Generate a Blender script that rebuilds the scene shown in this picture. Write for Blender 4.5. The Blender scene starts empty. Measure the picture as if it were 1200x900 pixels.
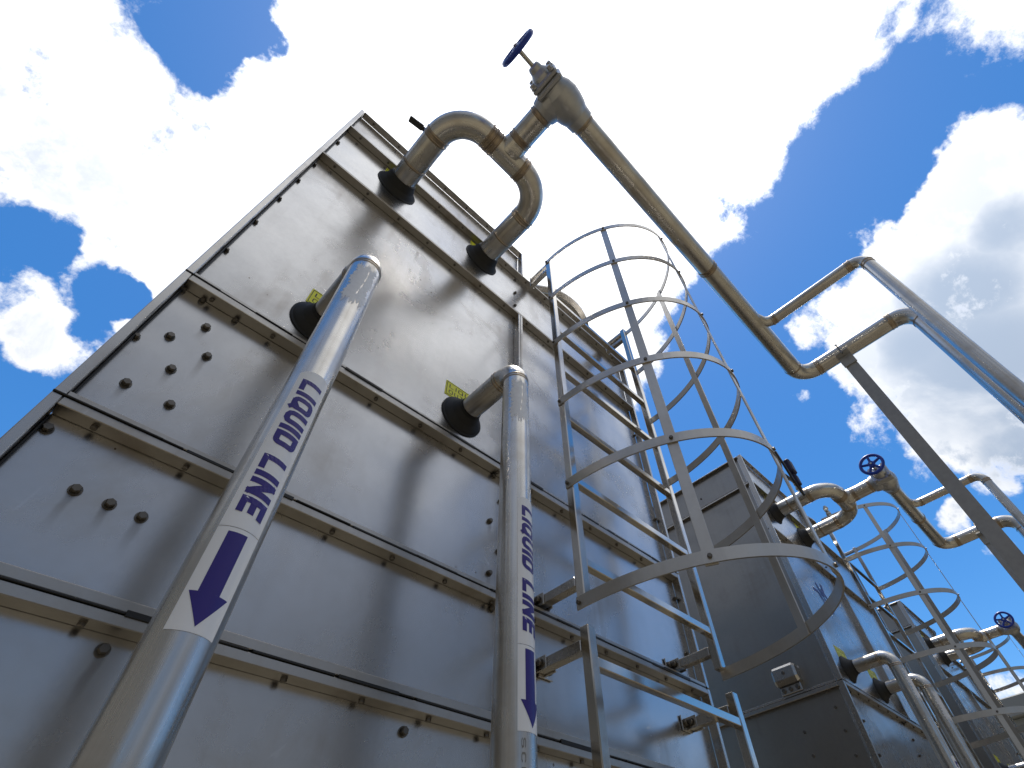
import bpy, math, random
from mathutils import Vector, Matrix
random.seed(7)
R = math.radians
scene = bpy.context.scene
COL = scene.collection

# ------------------------------------------------------------------ camera
cam_data = bpy.data.cameras.new('camera')
cam = bpy.data.objects.new('camera', cam_data)
COL.objects.link(cam)
scene.camera = cam
right = Vector((0.70098, -0.71132, -0.05148))
down = Vector((0.52394, 0.56260, -0.63950))
fwd = Vector((0.48385, 0.42131, 0.76706))
M3 = Matrix((right, -down, -fwd)).transposed()
cam.matrix_world = Matrix.Translation((0, -0.85, 1.5)) @ M3.to_4x4()
cam_data.sensor_width = 36.0
cam_data.lens = 606.2325 / 1200 * 36
cam_data.shift_x = (600 - 647.5255) / 1200
cam_data.shift_y = (468.0011 - 450) / 1200
cam_data.clip_start = 0.02
cam_data.clip_end = 5000

# ------------------------------------------------------------------ world and sun
SUN = Vector((0.1267, 0.0582, 0.9902)).normalized()
SUN_EL = math.asin(SUN.z)
SUN_ROT = math.atan2(SUN.x, SUN.y)

class NT:
    """small helper that writes shader math as expressions"""
    def __init__(s, tree):
        s.t = tree
        s.n = tree.nodes
        s.l = tree.links
        s.n.clear()
    def new(s, kind, **kw):
        nd = s.n.new(kind)
        for k, v in kw.items():
            setattr(nd, k, v)
        return nd
    def put(s, sock, v):
        if hasattr(v, 'links') or isinstance(v, bpy.types.NodeSocket):
            s.l.new(v, sock)
        else:
            sock.default_value = v
    def math(s, op, a, b=0.0, c=0.0, clamp=False):
        nd = s.new('ShaderNodeMath', operation=op, use_clamp=clamp)
        s.put(nd.inputs[0], a)
        s.put(nd.inputs[1], b)
        if op in ('MULTIPLY_ADD',):
            s.put(nd.inputs[2], c)
        return nd.outputs[0]
    def dot(s, a, vec):
        nd = s.new('ShaderNodeVectorMath', operation='DOT_PRODUCT')
        s.put(nd.inputs[0], a)
        nd.inputs[1].default_value = vec
        return nd.outputs['Value']
    def vmath(s, op, a, b):
        nd = s.new('ShaderNodeVectorMath', operation=op)
        s.put(nd.inputs[0], a)
        s.put(nd.inputs[1], b)
        return nd.outputs[0]
    def scale(s, a, f):
        nd = s.new('ShaderNodeVectorMath', operation='SCALE')
        s.put(nd.inputs[0], a)
        nd.inputs['Scale'].default_value = f
        return nd.outputs[0]
    def ramp(s, v, a, b, lo=0.0, hi=1.0, smooth=True):
        nd = s.new('ShaderNodeMapRange', interpolation_type='SMOOTHSTEP' if smooth else 'LINEAR')
        s.put(nd.inputs['Value'], v)
        nd.inputs['From Min'].default_value = a
        nd.inputs['From Max'].default_value = b
        nd.inputs['To Min'].default_value = lo
        nd.inputs['To Max'].default_value = hi
        return nd.outputs['Result']
    def noise(s, vec, scale, detail=4.0, rough=0.5, dist=0.0, color=False, lac=2.0):
        nd = s.new('ShaderNodeTexNoise')
        s.put(nd.inputs['Vector'], vec)
        nd.inputs['Scale'].default_value = scale
        nd.inputs['Detail'].default_value = detail
        nd.inputs['Roughness'].default_value = rough
        nd.inputs['Distortion'].default_value = dist
        nd.inputs['Lacunarity'].default_value = lac
        return nd.outputs['Color' if color else 'Fac']
    def mixc(s, fac, a, b, blend='MIX'):
        nd = s.new('ShaderNodeMix', data_type='RGBA', blend_type=blend)
        s.put(nd.inputs[0], fac)
        s.put(nd.inputs[6], a)
        s.put(nd.inputs[7], b)
        return nd.outputs[2]
    def mapping(s, vec, sc):
        nd = s.new('ShaderNodeMapping')
        s.put(nd.inputs['Vector'], vec)
        nd.inputs['Scale'].default_value = sc
        return nd.outputs[0]
    def bump(s, h, strength, dist, normal=None):
        nd = s.new('ShaderNodeBump')
        s.put(nd.inputs['Height'], h)
        nd.inputs['Strength'].default_value = strength
        nd.inputs['Distance'].default_value = dist
        if normal is not None:
            s.put(nd.inputs['Normal'], normal)
        return nd.outputs[0]

# cumulus banks: (direction x, y, z, angular radius)
POS = [(-0.319, 0.515, 0.796, 0.16), (-0.189, 0.547, 0.815, 0.167), (-0.265, 0.536, 0.802, 0.152), (-0.188, 0.742, 0.643, 0.063), (-0.237, 0.722, 0.651, 0.038), (-0.121, 0.648, 0.752, 0.129), (-0.09, 0.535, 0.84, 0.137), (-0.14, 0.441, 0.887, 0.107), (-0.379, 0.45, 0.809, 0.095), (-0.116, 0.227, 0.967, 0.127), (-0.052, 0.321, 0.946, 0.139), (-0.027, 0.443, 0.896, 0.158), (0.063, 0.081, 0.995, 0.186), (0.223, 0.166, 0.961, 0.242), (0.249, -0.009, 0.968, 0.222), (0.267, -0.129, 0.955, 0.12), (0.401, -0.067, 0.913, 0.113), (0.453, 0.074, 0.888, 0.14), (0.454, 0.221, 0.863, 0.173), (0.378, -0.168, 0.91, 0.103), (0.402, -0.237, 0.884, 0.063), (0.4, -0.289, 0.87, 0.048), (0.455, -0.17, 0.874, 0.043), (0.336, -0.235, 0.912, 0.089), (0.352, -0.295, 0.888, 0.068), (0.384, -0.329, 0.863, 0.051), (0.405, -0.365, 0.838, 0.039), (0.488, -0.174, 0.855, 0.037), (0.181, 0.3, 0.937, 0.177), (0.036, 0.307, 0.951, 0.122), (0.614, -0.286, 0.736, 0.091), (0.648, -0.312, 0.695, 0.092), (0.668, -0.196, 0.718, 0.105), (0.702, -0.264, 0.661, 0.116), (0.674, -0.1, 0.732, 0.071), (0.668, -0.025, 0.744, 0.055), (0.754, -0.105, 0.648, 0.11), (0.821, -0.128, 0.556, 0.123), (0.73, -0.049, 0.682, 0.065), (0.784, -0.214, 0.583, 0.116), (0.806, 0.002, 0.592, 0.045), (0.875, -0.079, 0.477, 0.049), (0.73, 0.068, 0.68, 0.017), (0.892, -0.005, 0.452, 0.03), (0.917, -0.032, 0.397, 0.027), (0.853, 0.019, 0.521, 0.015), (0.965, 0.079, 0.25, 0.034), (0.967, 0.149, 0.208, 0.029), (0.39, 0.388, 0.835, 0.193), (0.5, 0.313, 0.808, 0.098)]
NEG = [(-0.252, 0.376, 0.892, 0.05), (-0.227, 0.325, 0.918, 0.042), (-0.289, 0.39, 0.874, 0.028), (-0.254, 0.652, 0.714, 0.041), (-0.287, 0.648, 0.705, 0.033), (-0.179, 0.682, 0.709, 0.041), (-0.16, 0.804, 0.573, 0.044), (-0.152, 0.719, 0.678, 0.033), (-0.091, 0.424, 0.901, 0.007), (0.009, 0.167, 0.986, 0.033), (0.03, 0.212, 0.977, 0.018), (-0.091, 0.159, 0.983, 0.023), (-0.14, 0.681, 0.719, 0.025), (0.581, 0.038, 0.813, 0.087), (0.523, -0.201, 0.828, 0.102), (0.485, -0.35, 0.802, 0.075), (0.507, -0.398, 0.764, 0.074), (0.585, -0.058, 0.809, 0.068), (0.46, -0.411, 0.787, 0.055), (0.52, -0.271, 0.81, 0.055), (0.574, -0.119, 0.81, 0.071), (0.556, -0.197, 0.808, 0.054), (0.628, -0.103, 0.771, 0.039), (0.556, -0.227, 0.8, 0.047), (0.614, 0.125, 0.779, 0.106), (-0.27, 0.696, 0.665, 0.023)]
SHADE = [(0.719, -0.203, 0.665, 0.079), (0.796, -0.164, 0.583, 0.122), (0.761, -0.122, 0.637, 0.072), (0.86, -0.124, 0.495, 0.064), (0.677, -0.283, 0.679, 0.052)]
world = bpy.data.worlds.new('World')
scene.world = world
world.use_nodes = True
w = NT(world.node_tree)
geo = w.new('ShaderNodeTexCoord')
D = geo.outputs['Generated']
sky = w.new('ShaderNodeTexSky', sky_type='NISHITA')
sky.sun_disc = False
sky.sun_elevation = SUN_EL
sky.sun_rotation = SUN_ROT
sky.altitude = 300
sky.air_density = 1.0
sky.dust_density = 0.4
sky.ozone_density = 3.0
hsv = w.new('ShaderNodeHueSaturation')
hsv.inputs['Saturation'].default_value = 1.33
hsv.inputs['Value'].default_value = 0.77
CLOUD_W = 4.6
w.l.new(sky.outputs[0], hsv.inputs['Color'])
sky_col = hsv.outputs[0]
# wobble the directions so that the banks get ragged outlines
warp = w.vmath('ADD', D, w.scale(w.vmath('SUBTRACT', w.noise(D, 6.0, 5, 0.6, color=True), (0.5, 0.5, 0.5)), 0.10))
warp = w.vmath('NORMALIZE', warp, (0, 0, 0))
def bank(b, lo=1.34, hi=0.05):
    d = w.dot(warp, b[:3])
    return w.ramp(d, math.cos(b[3] * lo), math.cos(b[3] * hi))
cov = None
for b in POS:
    v = bank(b)
    if b[3] < 0.056:
        v = w.math('MULTIPLY', v, 0.66)
    cov = v if cov is None else w.math('MAXIMUM', cov, v)
for b in NEG:
    v = bank(b, 1.25, 0.3)
    cov = w.math('MULTIPLY', cov, w.math('MULTIPLY_ADD', v, -0.90, 1.0))
# the part of the sky behind the photographer: scattered cumulus
back = w.ramp(w.noise(D, 1.7, 2, 0.5), 0.42, 0.64)
back = w.math('MULTIPLY', back, w.ramp(w.dot(D, (0.0, -1.0, 0.0)), 0.27, 0.42))
for b in ((-0.02, -0.55, 0.835, 0.36), (0.30, -0.52, 0.80, 0.22), (0.80, -0.45, 0.40, 0.30), (0.92, -0.34, 0.22, 0.18)):  # unseen banks added to brighten what the steel reflects
    back = w.math('MAXIMUM', back, bank(b))
sepD = w.new('ShaderNodeSeparateXYZ')
w.l.new(D, sepD.inputs[0])
back = w.math('MULTIPLY', back, w.ramp(sepD.outputs[2], 0.45, 0.80, 0.42, 0.9))
cov = w.math('MAXIMUM', cov, back)
fine = w.noise(w.vmath('ADD', D, w.scale(w.noise(D, 9.0, 3, 0.6, color=True), 0.05)), 7.0, 12, 0.66)
fine2 = w.noise(D, 24.0, 10, 0.68)
n = w.math('ADD', fine, w.math('MULTIPLY', fine2, 0.60))
n = w.math('SUBTRACT', n, 0.80)
dens = w.math('ADD', w.math('MULTIPLY', w.math('SUBTRACT', cov, 0.50), 1.62), w.math('MULTIPLY', n, 2.9))
alpha = w.ramp(dens, -0.20, 0.50)
thick = w.ramp(dens, 0.25, 1.0)
sd = w.dot(D, tuple(SUN))
near = w.ramp(sd, 0.50, 0.94)                 # forward scattering round the sun
halo = w.ramp(sd, 0.86, 0.9995)
shade = w.noise(D, 5.0, 8, 0.60, 0.3)
grey = w.math('MULTIPLY', thick, w.ramp(shade, 0.34, 0.60))
grey = w.math('MULTIPLY', grey, w.math('MULTIPLY_ADD', near, -0.80, 1.0))
zen = bank((-0.02, -0.52, 0.855, 0.42))           # unseen patch kept bright to whiten the reflections in the top panels
grey = w.math('MULTIPLY', grey, w.math('MULTIPLY_ADD', zen, -0.9, 1.0))
for b in SHADE:                                 # the shaded bellies of the big cloud on the right
    v = w.math('MULTIPLY', bank(b), w.ramp(shade, 0.30, 0.55, 0.45, 1.0))
    grey = w.math('MAXIMUM', grey, w.math('MULTIPLY', v, w.ramp(dens, 0.10, 0.60)))
c_cloud = w.mixc(grey, (CLOUD_W, CLOUD_W * 1.01, CLOUD_W * 1.03, 1), (CLOUD_W * 0.40, CLOUD_W * 0.485, CLOUD_W * 0.62, 1))
gain = w.math('ADD', w.math('MULTIPLY_ADD', near, 0.25, 1.0), w.math('MULTIPLY', halo, 0.9))
c_cloud = w.vmath('MULTIPLY', c_cloud, gain)
veil = w.math('MULTIPLY', w.ramp(sd, 0.93, 0.9996), 0.8)
alpha = w.math('MAXIMUM', alpha, veil)
final = w.mixc(alpha, sky_col, c_cloud)
# unseen grey sheet added behind and left of the photographer to dull the reflections
sheet = w.math('MAXIMUM', w.ramp(w.dot(D, (0, -1, 0)), 0.42, 0.80), w.ramp(w.dot(D, (-0.94, 0.30, -0.15)), 0.42, 0.62))
sheet = w.math('MAXIMUM', sheet, w.ramp(w.dot(D, (-0.78, -0.60, -0.15)), 0.26, 0.52))
sheet = w.math('MULTIPLY', sheet, w.ramp(w.noise(D, 2.2, 5, 0.55), 0.32, 0.62, 0.66, 0.95))
tone = w.noise(D, 3.1, 4, 0.5)
sheet_col = w.mixc(w.ramp(tone, 0.35, 0.65), (1.0, 1.05, 1.14, 1), (1.75, 1.78, 1.86, 1))
sheet_col = w.vmath('MULTIPLY', sheet_col, w.mixc(w.ramp(w.dot(D, (0, -1, 0)), 0.35, 0.65), (1, 1, 1, 1), (0.95, 1.0, 1.09, 1)))
sheet_col = w.vmath('MULTIPLY', sheet_col, w.ramp(sepD.outputs[2], 0.22, 0.72, 0.52, 1.08))
final = w.mixc(sheet, final, sheet_col)
bg = w.new('ShaderNodeBackground')
w.l.new(final, bg.inputs['Color'])
bg.inputs['Strength'].default_value = 0.14
out = w.new('ShaderNodeOutputWorld')
w.l.new(bg.outputs[0], out.inputs['Surface'])
world.cycles.sampling_method = 'MANUAL'
world.cycles.sample_map_resolution = 512

sun_data = bpy.data.lights.new('sun', 'SUN')
sun_data.energy = 3.0
sun_data.angle = R(0.5)
sun_data.color = (1.0, 0.95, 0.87)
sun = bpy.data.objects.new('sun', sun_data)
COL.objects.link(sun)
sun.rotation_euler = SUN.to_track_quat('Z', 'Y').to_euler()
sun.location = (0, 0, 30)

vs = scene.view_settings
scene.display_settings.display_device = 'sRGB'
vs.view_transform = 'Standard'
vs.look = 'None'
vs.exposure = 0.75
vs.gamma = 1.0
vs.use_curve_mapping = False
scene.cycles.max_bounces = 8
scene.cycles.glossy_bounces = 5
scene.cycles.diffuse_bounces = 3
scene.cycles.use_denoising = True

# ------------------------------------------------------------------ materials
def material(name):
    m = bpy.data.materials.new(name)
    m.use_nodes = True
    t = NT(m.node_tree)
    o = t.new('ShaderNodeOutputMaterial')
    p = t.new('ShaderNodeBsdfPrincipled')
    t.l.new(p.outputs[0], o.inputs['Surface'])
    return m, t, p

def steel(name, base, rough, stain=0.35, warp=0.0, streak=0.2, metal=1.0, speck=0.0, fine=1.0, drips=()):
    m, t, p = material(name)
    pos = t.new('ShaderNodeNewGeometry').outputs['Position']
    blotch = t.noise(pos, 3.2, 6, 0.62, 0.4)
    runs = t.noise(t.mapping(pos, (26, 26, 1.3)), 1.0, 5, 0.6)
    grain = t.noise(pos, 55, 4, 0.65)
    dirt = t.math('MULTIPLY', t.ramp(blotch, 0.45, 0.72), t.math('MULTIPLY_ADD', t.ramp(runs, 0.35, 0.7), 0.6, 0.4))
    dirt = t.math('ADD', t.math('MULTIPLY', dirt, stain), t.math('MULTIPLY', t.ramp(runs, 0.5, 0.8), streak * 0.5), clamp=True)
    brown = (base[0] * 0.52, base[1] * 0.44, base[2] * 0.36, 1)
    c = t.mixc(dirt, (*base, 1), brown)
    soil = t.noise(pos, 1.7, 7, 0.68, 0.8)
    c = t.mixc(t.math('MULTIPLY', t.ramp(soil, 0.50, 0.72), stain * 0.75), c, (base[0] * 0.66, base[1] * 0.57, base[2] * 0.46, 1))
    scr = t.noise(t.mapping(t.vmath('ADD', pos, t.scale(t.noise(pos, 2.0, 1, 0.5, color=True), 0.6)), (90, 90, 5)), 1.0, 2, 0.5)
    c = t.mixc(t.math('MULTIPLY', t.ramp(scr, 0.70, 0.76), 0.25), c, (base[0] * 1.3, base[1] * 1.3, base[2] * 1.3, 1))
    c = t.mixc(t.math('MULTIPLY', t.ramp(grain, 0.35, 0.75), 0.10), c, (base[0] * 0.6, base[1] * 0.6, base[2] * 0.6, 1))
    if speck:
        vor = t.new('ShaderNodeTexVoronoi')
        t.put(vor.inputs['Vector'], t.mapping(pos, (1, 1, 0.8)))
        vor.inputs['Scale'].default_value = 30
        dots = t.math('LESS_THAN', vor.outputs['Distance'], t.ramp(t.noise(pos, 4, 3, 0.6), 0.50, 0.78, 0.0, 0.16))
        c = t.mixc(t.math('MULTIPLY', dots, speck), c, (0.10, 0.065, 0.035, 1))
    if drips:
        sep = t.new('ShaderNodeSeparateXYZ')
        t.l.new(t.new('ShaderNodeTexCoord').outputs['Object'], sep.inputs[0])
        wob = t.math('MULTIPLY', t.math('SUBTRACT', t.noise(pos, 18, 3, 0.6), 0.5), 0.012)
        sx = t.math('ADD', sep.outputs[0], wob)
        tot = None
        for (bx, bz, ln) in drips:
            ax_ = t.ramp(t.math('ABSOLUTE', t.math('SUBTRACT', sx, bx)), 0.002, 0.0085, 1.0, 0.0)
            az_ = t.ramp(sep.outputs[2], bz - ln, bz - 0.004, 0.0, 1.0)
            up_ = t.math('LESS_THAN', sep.outputs[2], bz)
            v_ = t.math('MULTIPLY', ax_, t.math('MULTIPLY', az_, up_))
            tot = v_ if tot is None else t.math('MAXIMUM', tot, v_)
        c = t.mixc(t.math('MULTIPLY', tot, 0.38), c, (0.115, 0.085, 0.055, 1))
    t.put(p.inputs['Base Color'], c)
    p.inputs['Metallic'].default_value = metal
    r = t.math('ADD', t.math('MULTIPLY_ADD', t.math('SUBTRACT', blotch, 0.5), 0.16, rough), t.math('MULTIPLY', t.math('ADD', dirt, t.ramp(soil, 0.50, 0.72)), 0.10))
    r = t.math('ADD', r, t.math('MULTIPLY', t.math('SUBTRACT', grain, 0.5), 0.10 * fine), clamp=True)
    t.put(p.inputs['Roughness'], r)
    if warp:
        big = t.noise(pos, 2.6, 2, 0.4)
        nrm = t.bump(big, 1.0, warp)
        nrm = t.bump(grain, 0.05 * fine, 0.0004, nrm)
    else:
        nrm = t.bump(grain, 0.06, 0.0005)
    t.put(p.inputs['Normal'], nrm)
    return m

def pipe_steel(name, base, rough):
    m, t, p = material(name)
    uv = t.new('ShaderNodeTexCoord').outputs['UV']
    pos = t.new('ShaderNodeNewGeometry').outputs['Position']
    lines = t.noise(t.mapping(uv, (26, 1.6, 1)), 1.0, 5, 0.6)
    wide = t.noise(t.mapping(uv, (5, 0.8, 1)), 1.0, 3, 0.5)
    blotch = t.noise(pos, 9, 5, 0.6, 0.3)
    grime = t.math('MULTIPLY', t.ramp(blotch, 0.42, 0.75), 0.45)
    grime = t.math('ADD', grime, t.math('MULTIPLY', t.ramp(lines, 0.48, 0.75), 0.35), clamp=True)
    c = t.mixc(grime, (*base, 1), (base[0] * 0.58, base[1] * 0.50, base[2] * 0.40, 1))
    t.put(p.inputs['Base Color'], c)
    p.inputs['Metallic'].default_value = 1.0
    r = t.math('ADD', t.math('MULTIPLY_ADD', t.math('SUBTRACT', wide, 0.5), 0.25, rough), t.math('MULTIPLY', grime, 0.18), clamp=True)
    t.put(p.inputs['Roughness'], r)
    t.put(p.inputs['Normal'], t.bump(lines, 0.12, 0.001))
    return m

def plain(name, col, rough=0.5, metal=0.0, vary=0.12, bump=0.0, scale=40):
    m, t, p = material(name)
    pos = t.new('ShaderNodeNewGeometry').outputs['Position']
    nz = t.noise(pos, scale, 5, 0.6)
    c = t.mixc(t.math('MULTIPLY', t.ramp(nz, 0.3, 0.75), vary * 2.5, clamp=True), (*col, 1), tuple(x * 0.62 for x in col) + (1,))
    t.put(p.inputs['Base Color'], c)
    p.inputs['Metallic'].default_value = metal
    t.put(p.inputs['Roughness'], t.math('MULTIPLY_ADD', t.math('SUBTRACT', nz, 0.5), 0.2, rough, clamp=True))
    if bump:
        t.put(p.inputs['Normal'], t.bump(nz, 0.4, bump))
    return m

DRIPS = [(-0.053, 2.0249, 0.085), (-0.0078, 2.0232, 0.06), (0.0364, 2.0221, 0.075), (-0.0287, 2.3834, 0.09), (-0.098, 2.2357, 0.05),
         (-0.0611, 2.3107, 0.05), (0.7225, 2.2032, 0.05), (0.7498, 2.2765, 0.08), (0.0858, 1.8358, 0.10), (-0.0626, 2.4546, 0.05), (0.7164, 2.3548, 0.06), (0.30, 3.40, 0.12), (1.1, 1.82, 0.1)]
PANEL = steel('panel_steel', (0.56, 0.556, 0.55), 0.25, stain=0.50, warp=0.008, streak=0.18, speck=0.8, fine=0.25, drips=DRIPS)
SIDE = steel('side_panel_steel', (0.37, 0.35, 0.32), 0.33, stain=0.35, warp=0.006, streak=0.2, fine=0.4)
TRIM = steel('trim_steel', (0.54, 0.52, 0.49), 0.25, stain=0.45, streak=0.25)
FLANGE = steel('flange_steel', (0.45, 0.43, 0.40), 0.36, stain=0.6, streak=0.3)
RAIL = steel('ladder_steel', (0.62, 0.585, 0.53), 0.12, stain=0.45, streak=0.15)
CAGE = steel('cage_steel', (0.58, 0.55, 0.50), 0.38, stain=0.3, streak=0.2)
PIPE = pipe_steel('pipe_steel', (0.65, 0.625, 0.58), 0.26)
WELD = steel('weld_heat_tint', (0.43, 0.35, 0.265), 0.32, stain=0.7)
BOLT = steel('bolt_steel', (0.17, 0.155, 0.135), 0.40, stain=0.5)
VALVE = steel('cast_valve_steel', (0.50, 0.50, 0.50), 0.42, stain=0.35)
RUBBER = plain('black_rubber', (0.009, 0.0085, 0.008), 0.6, vary=0.1)
SEAL = plain('black_sealant', (0.008, 0.008, 0.008), 0.45)
YELLOW = plain('yellow_sticker', (0.88, 0.87, 0.015), 0.4, vary=0.03)
BLACK = plain('black_print', (0.012, 0.012, 0.012), 0.5)
WHITE = plain('white_sticker', (0.84, 0.855, 0.88), 0.35, vary=0.02)
INDIGO = plain('indigo_print', (0.030, 0.014, 0.21), 0.35, vary=0.1, scale=9)
PRIMER = plain('pale_patch_paint', (0.82, 0.84, 0.88), 0.5, vary=0.10, bump=0.0006, scale=120)
STAMP = plain('grey_stencil_ink', (0.22, 0.215, 0.20), 0.6)
BLUE = plain('blue_enamel', (0.010, 0.045, 0.36), 0.32, vary=0.1)
GREY = plain('grey_painted_steel', (0.36, 0.355, 0.345), 0.5, metal=0.0, vary=0.15)
NAVY = plain('dark_blue_nylon', (0.010, 0.013, 0.06), 0.5)
LEVER = plain('black_lever', (0.012, 0.012, 0.014), 0.4)
BRASSY = steel('small_valve_steel', (0.58, 0.56, 0.50), 0.25, stain=0.2)

# ------------------------------------------------------------------ mesh helpers
class MB:
    """collects shapes into one mesh"""
    def __init__(s):
        s.v, s.f, s.sm, s.mi, s.uv = [], [], [], [], {}
        s.cur = 0
    def add(s, verts, faces, smooth=False, uvs=None):
        b = len(s.v)
        s.v += [tuple(x) for x in verts]
        for i, f in enumerate(faces):
            if uvs:
                s.uv[len(s.f)] = uvs[i]
            s.f.append([b + k for k in f])
            s.sm.append(smooth)
            s.mi.append(s.cur)
        return s
    def box(s, lo, hi, bev=0.0015):
        (x0, y0, z0), (x1, y1, z1) = lo, hi
        b = min(bev, (x1 - x0) * 0.3, (y1 - y0) * 0.3, (z1 - z0) * 0.3)
        if b <= 0:
            return s
        c = ((x0 + x1) / 2, (y0 + y1) / 2, (z0 + z1) / 2)
        h = ((x1 - x0) / 2, (y1 - y0) / 2, (z1 - z0) / 2)
        return s.obox(c, (1, 0, 0), (0, 1, 0), (0, 0, 1), h, b)
    def obox(s, c, ax, ay, az, h, b=0.001):
        """bevelled box: centre, three axes, half sizes"""
        c, ax, ay, az = Vector(c), Vector(ax), Vector(ay), Vector(az)
        V, idx = [], {}
        for sx in (-1, 1):
            for sy in (-1, 1):
                for sz in (-1, 1):
                    for k in range(3):
                        q = [h[0] - b, h[1] - b, h[2] - b]
                        q[k] = h[k]
                        idx[(sx, sy, sz, k)] = len(V)
                        V.append(c + ax * (sx * q[0]) + ay * (sy * q[1]) + az * (sz * q[2]))
        F = []
        for k in range(3):
            a, d = [(1, 2), (2, 0), (0, 1)][k]
            for sg in (-1, 1):
                loop = []
                for (u, v) in ((-1, -1), (1, -1), (1, 1), (-1, 1)):
                    q = [0, 0, 0]
                    q[k], q[a], q[d] = sg, u, v
                    loop.append(idx[(*q, k)])
                F.append(loop if sg > 0 else loop[::-1])
            for u in (-1, 1):            # edge chamfers along axis k
                for v in (-1, 1):
                    q0, q1 = [0, 0, 0], [0, 0, 0]
                    q0[k], q1[k] = -1, 1
                    for q in (q0, q1):
                        q[a], q[d] = u, v
                    lp = [idx[(*q0, a)], idx[(*q1, a)], idx[(*q1, d)], idx[(*q0, d)]]
                    F.append(lp if u * v < 0 else lp[::-1])
        for sx in (-1, 1):
            for sy in (-1, 1):
                for sz in (-1, 1):
                    lp = [idx[(sx, sy, sz, k)] for k in range(3)]
                    F.append(lp if sx * sy * sz > 0 else lp[::-1])
        return s.add(V, F)
    def tube(s, pts, r, bend=0.0, seg=28, caps=True, r1=None):
        """round tube along a polyline with rounded corners"""
        P = [Vector(p) for p in pts]
        path = [P[0]]
        for i in range(1, len(P) - 1):
            a = (P[i - 1] - P[i]).normalized()
            b = (P[i + 1] - P[i]).normalized()
            ang = a.angle(b)
            t = bend / math.tan(ang / 2)
            s0, s1 = P[i] + a * t, P[i] + b * t
            cdir = (a + b).normalized()
            cen = P[i] + cdir * (bend / math.sin(ang / 2))
            n = 14
            u, v = s0 - cen, s1 - cen
            tot = u.angle(v)
            for k in range(n + 1):
                th = tot * k / n
                path.append(cen + (u * math.sin(tot - th) + v * math.sin(th)) / math.sin(tot))
        path.append(P[-1])
        # longer runs are cut so that the texture coordinates stay even
        tang = []
        for i in range(len(path)):
            t = path[min(i + 1, len(path) - 1)] - path[max(i - 1, 0)]
            tang.append(t.normalized())
        n0 = Vector((0.31, 0.47, 0.83)).cross(tang[0]).normalized()
        V, L, dist = [], [], 0.0
        for i, p in enumerate(path):
            if i:
                q = tang[i - 1].rotation_difference(tang[i])
                n0 = (q @ n0).normalized()
                dist += (p - path[i - 1]).length
            L.append(dist)
            b0 = tang[i].cross(n0)
            rr = r if r1 is None else r + (r1 - r) * i / (len(path) - 1)
            for k in range(seg):
                a = 2 * math.pi * k / seg
                V.append(p + n0 * (rr * math.cos(a)) + b0 * (rr * math.sin(a)))
        F, U = [], []
        for i in range(len(path) - 1):
            for k in range(seg):
                k2 = (k + 1) % seg
                F.append([i * seg + k, i * seg + k2, (i + 1) * seg + k2, (i + 1) * seg + k])
                U.append([(k / seg, L[i]), ((k + 1) / seg, L[i]), ((k + 1) / seg, L[i + 1]), (k / seg, L[i + 1])])
        s.add(V, F, True, U)
        if caps:
            s.add(V[:seg], [list(range(seg))[::-1]])
            s.add(V[-seg:], [list(range(seg))])
        return s
    def lathe(s, o, axis, prof, seg=28, smooth=True):
        """profile of (distance along the axis, radius)"""
        o, ax = Vector(o), Vector(axis).normalized()
        n0 = (Vector((0, 0, 1)) if abs(ax.z) < 0.9 else Vector((1, 0, 0))).cross(ax).normalized()
        b0 = ax.cross(n0)
        for j in range(len(prof) - 1):
            V = []
            for (d, r) in (prof[j], prof[j + 1]):
                for k in range(seg):
                    a = 2 * math.pi * k / seg
                    V.append(o + ax * d + n0 * (r * math.cos(a)) + b0 * (r * math.sin(a)))
            s.add(V, [[k, (k + 1) % seg, seg + (k + 1) % seg, seg + k] for k in range(seg)], smooth)
        return s
    def torus(s, o, axis, R0, r0, seg=40, sub=10):
        o, ax = Vector(o), Vector(axis).normalized()
        n0 = (Vector((0, 0, 1)) if abs(ax.z) < 0.9 else Vector((1, 0, 0))).cross(ax).normalized()
        b0 = ax.cross(n0)
        V, F = [], []
        for i in range(seg):
            a = 2 * math.pi * i / seg
            d = n0 * math.cos(a) + b0 * math.sin(a)
            for j in range(sub):
                c = 2 * math.pi * j / sub
                V.append(o + d * (R0 + r0 * math.cos(c)) + ax * (r0 * math.sin(c)))
        for i in range(seg):
            for j in range(sub):
                i2, j2 = (i + 1) % seg, (j + 1) % sub
                F.append([i * sub + j, i2 * sub + j, i2 * sub + j2, i * sub + j2])
        return s.add(V, F, True)
    def hexbolt(s, o, axis, r, h, washer=True):
        o, ax = Vector(o), Vector(axis).normalized()
        if washer:
            s.lathe(o, ax, [(-0.001, r * 1.28), (h * 0.22, r * 1.28), (h * 0.22, 0.0)], 16, False)
            o = o + ax * (h * 0.22)
        s.lathe(o, ax, [(-0.001, r), (h * 0.72, r), (h * 0.9, r * 0.84), (h * 0.9, 0.0)], 6, False)
        return s
    def ribbon(s, path, width_dir, wid, thick_dirs, th, closed=False):
        """flat bar swept along a path: width along width_dir, thickness along the given normals"""
        V, F = [], []
        wd = Vector(width_dir)
        for p, nrm in zip(path, thick_dirs):
            for (a, b) in ((-1, -1), (1, -1), (1, 1), (-1, 1)):
                V.append(Vector(p) + wd * (a * wid / 2) + Vector(nrm) * (b * th / 2))
        n = len(path)
        for i in range(n - 1):
            for k in range(4):
                k2 = (k + 1) % 4
                F.append([i * 4 + k, i * 4 + k2, (i + 1) * 4 + k2, (i + 1) * 4 + k])
        F.append([3, 2, 1, 0])
        F.append([(n - 1) * 4 + k for k in range(4)])
        return s.add(V, F)
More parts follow.
